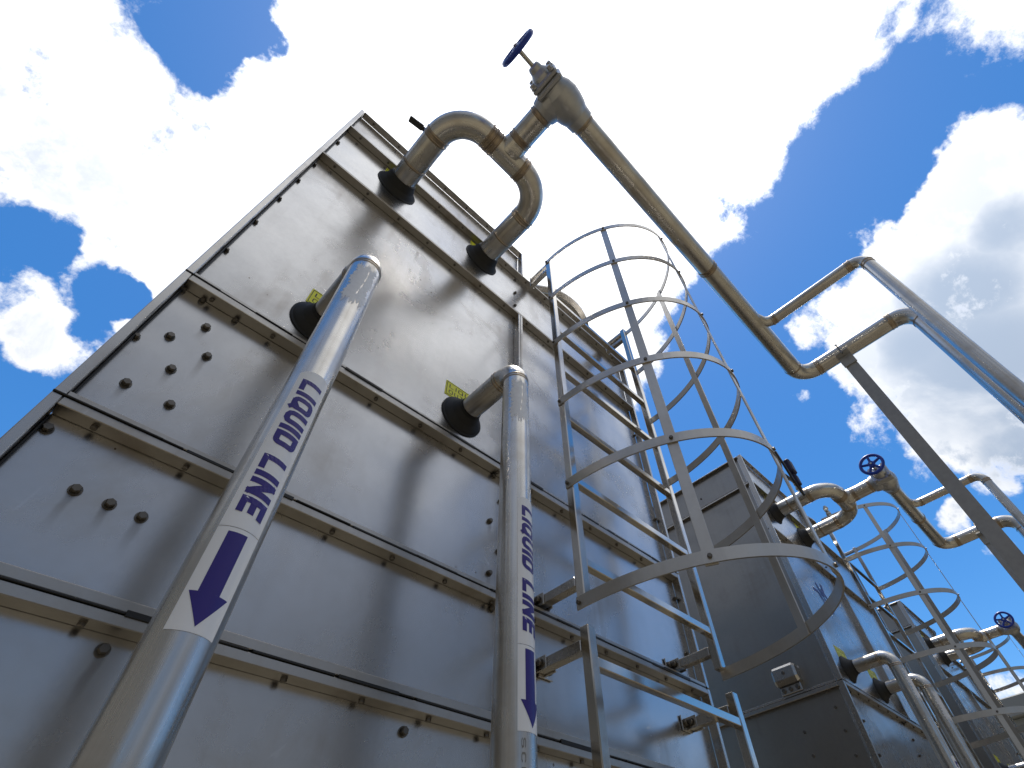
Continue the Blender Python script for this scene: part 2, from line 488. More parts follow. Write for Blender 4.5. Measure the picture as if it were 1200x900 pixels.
    def build(s, name, mats, parent=None, label=None):
        me = bpy.data.meshes.new(name)
        me.from_pydata(s.v, [], s.f)
        for m in (mats if isinstance(mats, (list, tuple)) else [mats]):
            me.materials.append(m)
        me.polygons.foreach_set('use_smooth', s.sm)
        me.polygons.foreach_set('material_index', s.mi)
        if s.uv:
            uvl = me.uv_layers.new(name='UVMap')
            for p in me.polygons:
                q = s.uv.get(p.index)
                if q:
                    for li, u in zip(p.loop_indices, q):
                        uvl.data[li].uv = u
        me.validate()
        me.update()
        o = bpy.data.objects.new(name, me)
        COL.objects.link(o)
        if parent:
            o.parent = parent
        if label:
            o['label'] = label
        return o

def thing(name, label, cat, loc=(0, 0, 0), group=None):
    o = bpy.data.objects.new(name, None)
    o.empty_display_size = 0.1
    COL.objects.link(o)
    o.location = loc
    o['label'] = label
    o['category'] = cat
    if group:
        o['group'] = group
    return o

def copy_tree(o, parent=None):
    c = o.copy()
    COL.objects.link(c)
    if parent:
        c.parent = parent
    for ch in list(o.children):
        copy_tree(ch, c)
    return c

def structure(name, mb, m):
    o = mb.build(name, m)
    o['kind'] = 'structure'
    return o

# ------------------------------------------------------------------ lettering drawn as strokes
def rr(w_, x_open=None):
    pts = []
    r_ = 0.22
    for cx_, cy_, a0 in ((w_ - r_, r_, -90), (w_ - r_, 1 - r_, 0), (r_, 1 - r_, 90), (r_, r_, 180)):
        for k in range(5):
            a = R(a0 + 90 * k / 4)
            pts.append((cx_ + r_ * math.cos(a), cy_ + r_ * math.sin(a)))
    return [(w_ / 2 - 0.12, 0)] + pts + [(w_ / 2 - 0.08, 0)]
def dd(w_):
    pts = [(0, 0), (w_ - 0.24, 0)]
    for cx_, cy_, a0 in ((w_ - 0.24, 0.24, -90), (w_ - 0.24, 0.76, 0)):
        for k in range(1, 5):
            a = R(a0 + 90 * k / 4)
            pts.append((cx_ + 0.24 * math.cos(a), cy_ + 0.24 * math.sin(a)))
    return pts + [(0, 1)]
GLYPH = {
    'L': (0.56, [[(0, 1), (0, 0), (0.56, 0)]]),
    'I': (0.0, [[(0, 1), (0, 0)]]),
    'Q': (0.66, [rr(0.66), [(0.50, 0.14), (0.66, -0.08)]]),
    'U': (0.62, [[(0, 1), (0, 0.24), (0.05, 0.09), (0.2, 0), (0.42, 0), (0.57, 0.09), (0.62, 0.24), (0.62, 1)]]),
    'D': (0.64, [dd(0.64), [(0, 1), (0, 0)]]),
    'N': (0.62, [[(0, 0), (0, 1)], [(0.02, 0.98), (0.60, 0.02)], [(0.62, 0), (0.62, 1)]]),
    'E': (0.54, [[(0.54, 1), (0, 1), (0, 0), (0.54, 0)], [(0, 0.5), (0.48, 0.5)]]),
    'O': (0.66, [rr(0.66)]),
    'T': (0.60, [[(0, 1), (0.60, 1)], [(0.30, 0.98), (0.30, 0)]]),
    'S': (0.56, [[(0.56, 0.88), (0.44, 1), (0.12, 1), (0, 0.88), (0, 0.62), (0.12, 0.5), (0.44, 0.5), (0.56, 0.38), (0.56, 0.12), (0.44, 0), (0.12, 0), (0, 0.12)]]),
    'C': (0.56, [[(0.56, 0.85), (0.44, 1), (0.14, 1), (0, 0.84), (0, 0.16), (0.14, 0), (0.44, 0), (0.56, 0.15)]]),
    'H': (0.60, [[(0, 0), (0, 1)], [(0.60, 0), (0.60, 1)], [(0, 0.5), (0.60, 0.5)]]),
    '4': (0.60, [[(0.46, 0), (0.46, 1), (0, 0.32), (0.60, 0.32)]]),
    '0': (0.60, [rr(0.60)]),
    '6': (0.58, [[(0.50, 1), (0.14, 0.95), (0, 0.7), (0, 0.14), (0.14, 0), (0.44, 0), (0.58, 0.14), (0.58, 0.4), (0.44, 0.55), (0.02, 0.5)]]),
}
def stroke_quads(pl, half):
    """mitred outline of a polyline: list of (left, right) pairs"""
    n = len(pl)
    out = []
    for i, p in enumerate(pl):
        p = Vector(p)
        d0 = (p - Vector(pl[i - 1])).normalized() if i else None
        d1 = (Vector(pl[i + 1]) - p).normalized() if i < n - 1 else None
        if d0 is None:
            d0, ext = d1, -d1 * half
        elif d1 is None:
            d1, ext = d0, d0 * half
        else:
            ext = Vector((0, 0))
        n0, n1 = Vector((-d0.y, d0.x)), Vector((-d1.y, d1.x))
        m = (n0 + n1)
        m = m / max(m.length_squared / 2, 0.35)
        out.append((p + ext + m * half, p + ext - m * half))
    return out
def lettering(mb, text, length, height, place, weight=0.115, shear=0.16, lift=0.00003):
    """text of the given length and height; place(u, v, extra_height) puts a flat point on the surface"""
    gap, space = 0.44, 0.60
    x, items = weight, []
    for ch in text:
        if ch == ' ':
            x += space
            continue
        wd, sts = GLYPH[ch]
        for st in sts:
            items.append([(x + px, py) for px, py in st])
        x += wd + gap
    total = x - gap + weight
    su = length / (total + shear)
    sv = height / (1 + 2 * weight)
    lev = 0
    for st in items:
        pr = stroke_quads(st, weight)
        for (a0, b0), (a1, b1) in zip(pr[:-1], pr[1:]):
            lev = (lev + 1) % 9
            nu, nv = max(1, int((a1 - a0).length * 5)), 2
            V, F = [], []
            for i in range(nu + 1):
                for j in range(nv + 1):
                    a = a0.lerp(a1, i / nu)
                    b = b0.lerp(b1, i / nu)
                    q = a.lerp(b, j / nv)
                    u = (q.x + shear * q.y) * su
                    v = (q.y + weight) * sv
                    V.append(place(u, v, lev * lift))
            for i in range(nu):
                for j in range(nv):
                    k = i * (nv + 1) + j
                    F.append([k, k + 1, k + nv + 2, k + nv + 1])
            mb.add(V, F)
    return mb

# ------------------------------------------------------------------ ground and surroundings
def ground_material():
    m, t, p = material('gravel_ground')
    pos = t.new('ShaderNodeNewGeometry').outputs['Position']
    a = t.noise(pos, 0.35, 4, 0.6)
    b = t.noise(pos, 22, 6, 0.65)
    c = t.mixc(t.ramp(a, 0.35, 0.65), (0.16, 0.138, 0.10, 1), (0.115, 0.105, 0.072, 1))
    c = t.mixc(t.math('MULTIPLY', t.ramp(b, 0.35, 0.7), 0.5), c, (0.085, 0.072, 0.052, 1))
    t.put(p.inputs['Base Color'], c)
    p.inputs['Roughness'].default_value = 0.95
    t.put(p.inputs['Normal'], t.bump(b, 0.6, 0.01))
    return m
g = MB()
ring = [(0.0, 1)] + [(r_, 48) for r_ in (4, 12, 40, 150, 600, 2500)]
V = [(0, 0, 0)]
for r_, nn in ring[1:]:
    V += [(r_ * math.cos(2 * math.pi * k / nn), r_ * math.sin(2 * math.pi * k / nn), 0) for k in range(nn)]
F = [[0, 1 + k, 1 + (k + 1) % 48] for k in range(48)]
for j in range(5):
    for k in range(48):
        F.append([1 + j * 48 + k, 1 + (j + 1) * 48 + k, 1 + (j + 1) * 48 + (k + 1) % 48, 1 + j * 48 + (k + 1) % 48])
g.add(V, F)
structure('ground', g, ground_material())
# earth bank added out of view behind the camera to tint the reflections
bank_m = MB()
V, F = [], []
nb = 60
for i in range(nb + 1):
    a = R(238 + 100 * i / nb)
    for rad, hh in ((9.0, 0.01), (11.5, 1.9), (15.0, 3.6), (19.0, 4.0), (30.0, 0.01)):
        k_ = 1 + 0.10 * math.sin(i * 0.7) + 0.06 * math.sin(i * 1.9)
        V.append((rad * math.cos(a), rad * math.sin(a), hh * k_))
for i in range(nb):
    for j in range(4):
        k = i * 5 + j
        F.append([k, k + 5, k + 6, k + 1])
bank_m.add(V, F, True)
structure('reflection_bank', bank_m, ground_material())
CONC = plain('grey_gravel_bed', (0.085, 0.073, 0.055), 0.85, vary=0.15, bump=0.002, scale=14)
structure('gravel_path', MB().box((-1.6, -1.6, -0.2), (11.0, 3.2, 0.12), 0.01), CONC)

# tan block added out of view on the left only to colour the reflections
wk = thing('reflection_block', 'tall tan block added outside the view at left to colour the reflections', 'building', (-6.5, -2, 0))
TAN = plain('reflection_tan', (0.30, 0.265, 0.22), 0.85, vary=0.2, scale=1.2)
MB().box((-6, -12, 0), (0, 8.5, 6.2), 0.01).build('wall', TAN, wk)  # body of the added block
MB().box((-6.15, -12.15, 6.202), (0.15, 8.65, 6.45), 0.02).build('block_rim', GREY, wk)
for k in range(6):
    MB().box((0.003, -10.5 + 3.0 * k, 1.0), (0.06, -8.9 + 3.0 * k, 2.6), 0.01).build('block_panel', GREY, wk)

# far grey building across the end of the row
WALLM = plain('grey_render', (0.30, 0.31, 0.30), 0.8, vary=0.08, scale=2)
GLASS = plain('dark_window_glass', (0.10, 0.13, 0.17), 0.06, metal=0.6, vary=0.05)
b = thing('building', 'low grey building with a row of windows beyond the end of the row', 'building', (13, -2, 0))
MB().box((0, -7, 0), (5, 5, 4.45), 0.01).build('wall', WALLM, b)
MB().box((-0.12, -7.1, 4.452), (5.1, 5.1, 4.76), 0.02).build('parapet', WALLM, b)
for k in range(9):
    y0 = -6.6 + k * 1.25
    for z0 in (0.9, 2.6):
        f_ = MB()
        for lo, hi in (((-0.05, y0, z0), (-0.003, y0 + 0.06, z0 + 1.3)), ((-0.05, y0 + 0.94, z0), (-0.003, y0 + 1.0, z0 + 1.3)),
                       ((-0.05, y0 + 0.06, z0), (-0.003, y0 + 0.94, z0 + 0.06)), ((-0.05, y0 + 0.06, z0 + 1.24), (-0.003, y0 + 0.94, z0 + 1.3))):
            f_.box(lo, hi, 0.004)
        fo = f_.build('window', GREY, b)
        MB().box((-0.03, y0 + 0.062, z0 + 0.062), (-0.006, y0 + 0.938, z0 + 1.238), 0.002).build('pane', GLASS, fo)

# ------------------------------------------------------------------ condenser casing
PER, DY = 3.242, 0.019          # spacing of the units in the row
X0, X1, XT = -0.157, 1.617, 0.830
DEEP = 2.25
ZT, ZA, ZB, Z1, Z2, Z3, Z4, Z5, Z0 = 4.150, 3.897, 3.500, 2.545, 2.142, 1.873, 1.45, 0.95, 0.32

def casing(label):
    t = thing('condenser_unit', label, 'condenser', (0, 0, 0.12), 'condenser units in a row')
    t.location = (0, 0, 0)
    bands = [(Z0, Z5), (Z5, Z4), (Z4, Z3), (Z3, Z2), (Z2, Z1), (Z1, ZB), (ZB, ZA)]
    yp = 0.030
    panels = []
    for (za, zb) in bands:
        n = MB()
        if za == Z1:
            n.box((X0 + 0.015, yp, za + 0.004), (0.7955, yp + 0.012, zb - 0.004), 0.001)
            n.box((0.8205, yp, za + 0.004), (X1 - 0.015, yp + 0.012, zb - 0.004), 0.001)
        else:
            n.box((X0 + 0.015, yp, za + 0.004), (X1 - 0.015, yp + 0.012, zb - 0.004), 0.001)
        panels.append(n.build('front_panel', PANEL, t))
    panels.append(MB().box((X0 + 0.015, yp, ZA + 0.004), (XT - 0.012, yp + 0.012, ZT - 0.008), 0.001).build('front_panel', PANEL, t))
    # flanged joints across the front: upper and lower lip with a bead of sealant between
    def lip(z, up, lo, x1=X1 - 0.015, bead=True):
        n = MB()
        n.box((X0 + 0.0155, 0.0, z - lo), (x1, yp - 0.0005, z - 0.0022), 0.0012)
        if up:
            n.box((X0 + 0.0155, 0.002, z + 0.0022), (x1, yp - 0.0005, z + up), 0.0012)
        n.cur = 1
        x = X0 + 0.07
        while x < x1 - 0.03:
            n.hexbolt((x, 0.014, z - lo), (0, 0, -1), 0.0052, 0.007, False)
            x += 0.135
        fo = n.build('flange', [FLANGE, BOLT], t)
        if bead:
            m_ = MB()
            x = X0 + 0.0
            while x < x1:
                L_ = random.uniform(0.03, 0.16)
                h_ = random.choice((0.0012, 0.0018, 0.0026, 0.0040))
                d_ = random.uniform(-0.0022, 0.0003)
                m_.box((x, d_ - 0.001, z - h_), (min(x + L_, x1), 0.02, z + h_ * random.uniform(0.6, 1.5)), 0.0008)
                x += L_ + random.choice((0, 0, 0.0, 0.006))
            m_.build('sealant', SEAL, fo)
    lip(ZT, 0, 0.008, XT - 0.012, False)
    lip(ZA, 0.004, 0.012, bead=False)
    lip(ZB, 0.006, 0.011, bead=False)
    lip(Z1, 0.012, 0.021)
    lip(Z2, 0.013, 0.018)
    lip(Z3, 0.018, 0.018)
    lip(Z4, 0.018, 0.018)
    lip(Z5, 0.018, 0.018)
    # corner posts (cut at the joints as in the casing sections)
    cuts = [Z0, Z5, Z4, Z3, Z2, Z1, ZT]
    for a, c in zip(cuts[:-1], cuts[1:]):
        cp = MB().box((X0, 0, a + 0.0015), (X0 + 0.015, yp - 0.0002, c - 0.0015), 0.0015).build('corner_post', TRIM, t)
        MB().box((X0 + 0.0152, 0.021, a + 0.022), (X0 + 0.0195, yp + 0.004, c - 0.024), 0.002).build('sealant', SEAL, cp)
    cuts = [Z0, Z5, Z4, Z3, Z2, Z1, ZA]
    for a, c in zip(cuts[:-1], cuts[1:]):
        MB().box((X1 - 0.0146, 0, a + 0.0015), (X1, yp - 0.0002, c - 0.0015), 0.0015).build('corner_post', TRIM, t)
    MB().box((XT - 0.0118, 0, ZA + 0.005), (XT, yp - 0.0002, ZT), 0.0015).build('corner_post', TRIM, t)
    n = MB()
    n.box((0.796, 0.0, Z1 + 0.0125), (0.8072, yp + 0.01, ZB - 0.0115), 0.0012)
    n.box((0.8088, 0.0, Z1 + 0.0125), (0.820, yp + 0.01, ZB - 0.0115), 0.0012)
    n.build('mullion', TRIM, t)
    # body behind, side faces and roofs
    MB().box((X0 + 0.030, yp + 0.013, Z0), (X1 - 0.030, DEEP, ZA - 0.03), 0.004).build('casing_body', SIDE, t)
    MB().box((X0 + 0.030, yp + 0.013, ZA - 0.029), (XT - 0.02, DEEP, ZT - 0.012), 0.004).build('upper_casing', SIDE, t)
    MB().box((XT - 0.019, yp + 0.013, ZA - 0.028), (X1 - 0.004, DEEP, ZA - 0.006), 0.003).build('roof', TRIM, t)
    MB().box((X0 + 0.0, yp + 0.002, ZT - 0.0115), (XT, DEEP, ZT), 0.003).build('roof', TRIM, t)
    for xs, xi, zt in ((X0, X0 + 0.030, ZT), (X1, X1 - 0.030, ZA)):
        lo_, hi_ = min(xs, xi), max(xs, xi)
        for (za, zb) in ((Z0, Z5), (Z5, Z4), (Z4, Z1), (Z1, ZA), (ZA, zt)):
            if zb <= za:
                continue
            x = (xi - 0.004, xi + 0.0) if xs < xi else (xi, xi + 0.004)
            sp = MB().box((x[0], yp + 0.005, za + 0.002), (x[1], DEEP - 0.004, zb - 0.002), 0.001)
            sp.cur = 1
            ax = (-1, 0, 0) if xs < xi else (1, 0, 0)
            if za == Z4:
                for q in range(9):
                    sp.hexbolt((x[0] if xs < xi else x[1], 0.10, zb - 0.10 - q * 0.105), ax, 0.008, 0.006, False)
                    sp.hexbolt((x[0] if xs < xi else x[1], 0.30, zb - 0.16 - q * 0.105), ax, 0.008, 0.006, False)
            elif za == ZA:
                sp.hexbolt((x[0] if xs < xi else x[1], 0.42, zb - 0.16), ax, 0.008, 0.006, False)
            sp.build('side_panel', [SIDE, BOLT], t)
        for z, up, lw in ((ZA, 0.006, 0.014), (Z1, 0.012, 0.021), (Z4, 0.018, 0.018), (Z5, 0.018, 0.018)):
            if zt == ZA and z == ZA:
                continue
            sf = MB()
            sf.box((lo_ + 0.0005, yp + 0.001, z - lw), (hi_ - 0.0045, DEEP, z - 0.002), 0.0012)
            sf.box((lo_ + 0.0025, yp + 0.001, z + 0.002), (hi_ - 0.0045, DEEP, z + up), 0.0012)
            sf.build('side_flange', TRIM, t)
        MB().box((lo_ + 0.001, DEEP, Z0), (hi_, DEEP + 0.03, zt - 0.013), 0.0015).build('corner_post', TRIM, t)
    # fan cowl on the lower roof
    n = MB()
    n.lathe((1.30, 0.405, 0), (0, 0, 1), [(ZA - 0.01, 0.325), (4.275, 0.325), (4.285, 0.330), (4.287, 0.362), (4.302, 0.362), (4.302, 0.318), (3.95, 0.318)], 64)
    n.build('fan_cowl', TRIM, t)
    # hooded bracket on the left side above the joint
    n = MB()
    hx = X0 + 0.026
    prof = [(0.0, 0.0), (0.0, 0.075), (-0.018, 0.094), (-0.05, 0.094), (-0.06, 0.080), (-0.06, 0.025), (-0.045, 0.0)]
    ya, yb = 0.205, 0.345
    k_ = len(prof)
    V = [(hx + px, yy, Z1 + 0.055 + pz) for yy in (ya, ya + 0.012, yb - 0.012, yb) for px, pz in prof]
    for i in range(k_):                     # rounded shoulders at both ends
        for blk in (0, 3):
            x, y, z = V[blk * k_ + i]
            V[blk * k_ + i] = (hx + (x - hx) * 0.82, y, Z1 + 0.10 + (z - Z1 - 0.10) * 0.84)
    F = [[b_ * k_ + i, b_ * k_ + (i + 1) % k_, (b_ + 1) * k_ + (i + 1) % k_, (b_ + 1) * k_ + i] for b_ in range(3) for i in range(k_)]
    F += [list(range(k_))[::-1], [3 * k_ + i for i in range(k_)]]
    n.add(V, F)
    n.box((hx - 0.03, ya + 0.01, Z1 + 0.0135), (hx - 0.002, yb - 0.01, Z1 + 0.054), 0.002)
    n.cur = 1
    n.hexbolt((hx - 0.0605, (ya + yb) / 2, Z1 + 0.11), (-1, 0, 0), 0.010, 0.005, False)
    for q in range(3):
        n.hexbolt((hx - 0.031, ya + 0.03 + 0.04 * q, Z1 + 0.034), (-1, 0, 0), 0.011, 0.010, False)
    n.build('hooded_bracket', [TRIM, BOLT], t)
    # hex bolts on the front panels
    def bolts(pi, pts, r_=0.0070, h_=0.0085):
        for (x, z) in pts:
            o = MB().hexbolt((0, 0, 0), (0, -1, 0), r_, h_).build('bolt', BOLT, panels[pi])
            o.location = (x, yp, z)
            o.rotation_euler = (0, random.uniform(0, 1), 0)
    bolts(4, [(-0.0626, 2.4546), (-0.0981, 2.3825), (-0.0287, 2.3834), (-0.0611, 2.3107), (-0.098, 2.2357), (-0.027, 2.2357)])
    bolts(4, [(-0.136, 2.3402), (-0.1385, 2.5149), (-0.1003, 2.518), (-0.0295, 2.517)], 0.005)
    bolts(4, [(0.7218, 2.516), (0.7513, 2.4397), (0.7164, 2.3548), (0.7498, 2.2765), (0.7225, 2.2032)], 0.0062)
    bolts(3, [(-0.1315, 2.0976), (-0.053, 2.0249), (-0.0078, 2.0232), (0.0364, 2.0221), (0.7338, 2.116)])
    bolts(2, [(0.0858, 1.8358), (0.55, 1.83), (1.1, 1.82)])
    bolts(5, [(-0.134, 3.42), (-0.134, 3.25), (-0.134, 3.08), (-0.134, 2.9), (-0.134, 2.72)], 0.0042)
    bolts(5, [(0.834, 2.95), (0.834, 3.3), (1.592, 3.3), (1.592, 3.05), (1.592, 2.8), (1.578, 3.05)], 0.006)
    bolts(4, [(1.592, 2.45), (1.592, 2.25), (1.578, 2.25)], 0.006)
    bolts(6, [(0.80, 3.60), (0.80, 3.72), (0.80, 3.85), (-0.134, 3.72)], 0.006)
    # rubber boots where the pipes enter
    for x, z, ra, rb, L_ in ((0.120, 2.673, 0.068, 0.034, 0.050), (0.588, 2.673, 0.068, 0.034, 0.050),
                             (0.127, 3.764, 0.083, 0.053, 0.055), (0.589, 3.764, 0.083, 0.053, 0.055)):
        MB().lathe((x, yp, z), (0, -1, 0), [(0.0, ra * 1.06), (0.0035, ra * 1.06), (0.0055, ra * 0.99), (0.010, ra * 0.94), (L_ * 0.45, (ra + rb) * 0.49),
                   (L_ * 0.8, rb * 1.12), (L_, rb * 1.06), (L_, rb * 0.9)], 40).build('pipe_boot', RUBBER, t)
    # yellow stickers above the boots
    for x, z, w_, h_, words in ((0.066, 2.730, 0.140, 0.066, ('LIQUID', 'OUTLET')), (0.517, 2.728, 0.140, 0.066, ('LIQUID', 'OUTLET')),
                                (0.056, 3.800, 0.14, 0.070, None), (0.518, 3.800, 0.14, 0.070, None)):
        tg = MB().box((x, yp - 0.0012, z), (x + w_, yp - 0.0001, z + h_), 0.0002).build('yellow_tag', YELLOW, t)
        fr = MB()
        e = 0.0035
        for lo, hi in (((x + e, z + e), (x + w_ - e, z + e + 0.0016)), ((x + e, z + h_ - e - 0.0016), (x + w_ - e, z + h_ - e)),
                       ((x + e, z + e + 0.0016), (x + e + 0.0016, z + h_ - e - 0.0016)), ((x + w_ - e - 0.0016, z + e + 0.0016), (x + w_ - e, z + h_ - e - 0.0016))):
            fr.box((lo[0], yp - 0.0018, lo[1]), (hi[0], yp - 0.0013, hi[1]), 0.0001)
        if words:
            for i_, wd_ in enumerate(words):
                zz = z + (0.037 if i_ == 0 else 0.011)
                lettering(fr, wd_, w_ - 0.026, 0.017, lambda u, v, e_, zz=zz: (x + 0.013 + u, yp - 0.0016 - e_, zz + v), 0.065, 0.0)
        fr.build('lettering', BLACK, tg)
    return t

# ------------------------------------------------------------------ liquid pipes
def liquid_pipe(label, x, turn, stamp):
    t = thing('liquid_pipe', label, 'pipe', (0, 0, 0), 'liquid line pipes')
    r, y, z = 0.034, -0.210, 2.673
    MB().tube([(x, 0.028, z), (x, y, z), (x, y, 0.14)], r, 0.058, 40).build('pipe', PIPE, t)
    for o_, ax in (((x, y + 0.060, z), (0, 1, 0)), ((x, y, z - 0.060), (0, 0, 1))):
        sm = MB()
        for dd in (-0.004, 0.005):
            sm.lathe(Vector(o_) + Vector(ax) * dd, ax, [(-0.003, r + 0.0002), (-0.0012, r + 0.0013), (0.0012, r + 0.0013), (0.003, r + 0.0002)], 40)
        sm.build('weld_seam', WELD, t)
    th0 = R(turn)
    def on(rr):
        def place(zz, th, e_=0.0):
            return (x + (rr + e_) * math.sin(th), y - (rr + e_) * math.cos(th), zz)
        return place
    # white sticker with the words, rounded upper end
    P = on(r + 0.0004)
    def sheet(z_hi, z_lo, half, round_top):
        n = MB()
        V, F = [], []
        nu, nv = 24, 18
        for i in range(nu + 1):
            for j in range(nv + 1):
                s_ = -1 + 2 * j / nv
                th = th0 + s_ * half
                top = z_hi - (round_top * (abs(s_) ** 4))
                V.append(P(top + (z_lo - top) * i / nu, th))
        for i in range(nu):
            for j in range(nv):
                k = i * (nv + 1) + j
                F.append([k, k + nv + 1, k + nv + 2, k + 1])
        n.add(V, F, True)
        return n
    half = R(43)
    lb = sheet(2.194, 1.8905, half, 0.008).build('label', WHITE, t)
    hgt = 2 * R(28.5) * r
    Q = on(r + 0.0007)
    n = lettering(MB(), 'LIQUID LINE', 0.264, hgt, lambda u, v, e_: Q(2.172 - u, th0 + R(-28.5) + v / r, e_), 0.155, 0.16)
    n.build('lettering', INDIGO, lb)
    lb = sheet(1.8895, 1.766, half, 0.0).build('label', WHITE, t)
    n = MB()
    def patch(zs, spans):
        V, F = [], []
        m_ = 12
        for zz, (a, b_) in zip(zs, spans):
            for j in range(m_ + 1):
                V.append(Q(zz, th0 + R(a + (b_ - a) * j / m_)))
        for i in range(len(zs) - 1):
            for j in range(m_):
                k = i * (m_ + 1) + j
                F.append([k, k + m_ + 1, k + m_ + 2, k + 1])
        n.add(V, F, True)
    patch([1.884 - 0.004 * i for i in range(20)], [(-21, 16)] * 20)
    patch([1.808 - 0.0045 * i for i in range(9)], [(-35 * (1 - i / 8) + 0.2 * i / 8, 35 * (1 - i / 8)) for i in range(9)])
    n.build('arrow', INDIGO, lb)
    # pale ragged paint left on the upper end
    n = MB()
    rnd = random.Random(3 + int(x * 100))
    Q2 = on(r + 0.0003)
    nz_, nt = 90, 44
    zt, zb = 2.600, 2.405
    for i in range(nz_):
        for j in range(nt):
            s_ = (j + 0.5) / nt * 2 - 1
            zc = (i + 0.5) / nz_
            edge = 0.74 + 0.10 * math.sin(i * 0.21 + 1) + 0.07 * math.sin(i * 0.9) + rnd.uniform(-0.04, 0.04)
            topc = 0.05 + 0.06 * (0.5 + 0.5 * math.sin(j * 0.5)) + 0.03 * math.sin(j * 1.7)
            botc = 0.90 - 0.07 * (0.5 + 0.5 * math.sin(j * 0.43 + 2)) - 0.04 * math.sin(j * 1.3) - rnd.uniform(0, 0.04)
            if abs(s_) > edge or zc < topc or zc > botc:
                continue
            if abs(s_ - 0.08 - 0.12 * math.sin(i * 0.06)) < 0.028 + 0.018 * math.sin(i * 0.45) and 0.15 < zc < 0.7:
                continue
            z_a, z_b = zt - (zt - zb) * i / nz_, zt - (zt - zb) * (i + 1) / nz_
            t_a, t_b = (R(-14) if stamp else 0.0) + R(-62 + 108 * j / nt), (R(-14) if stamp else 0.0) + R(-62 + 108 * (j + 1) / nt)
            n.add([Q2(z_a, t_a), Q2(z_b, t_a), Q2(z_b, t_b), Q2(z_a, t_b)], [[0, 1, 2, 3]], True)
    n.build('paint_patch', PRIMER, t)
    if stamp:
        n = MB()
        lettering(n, 'SCH 40S 60', 0.16, 0.0068, lambda u, v, e_: Q2(1.758 - u, R(-24) + v / r, e_), 0.07, 0.0)
        n.build('stencil_lettering', STAMP, t)
    return t

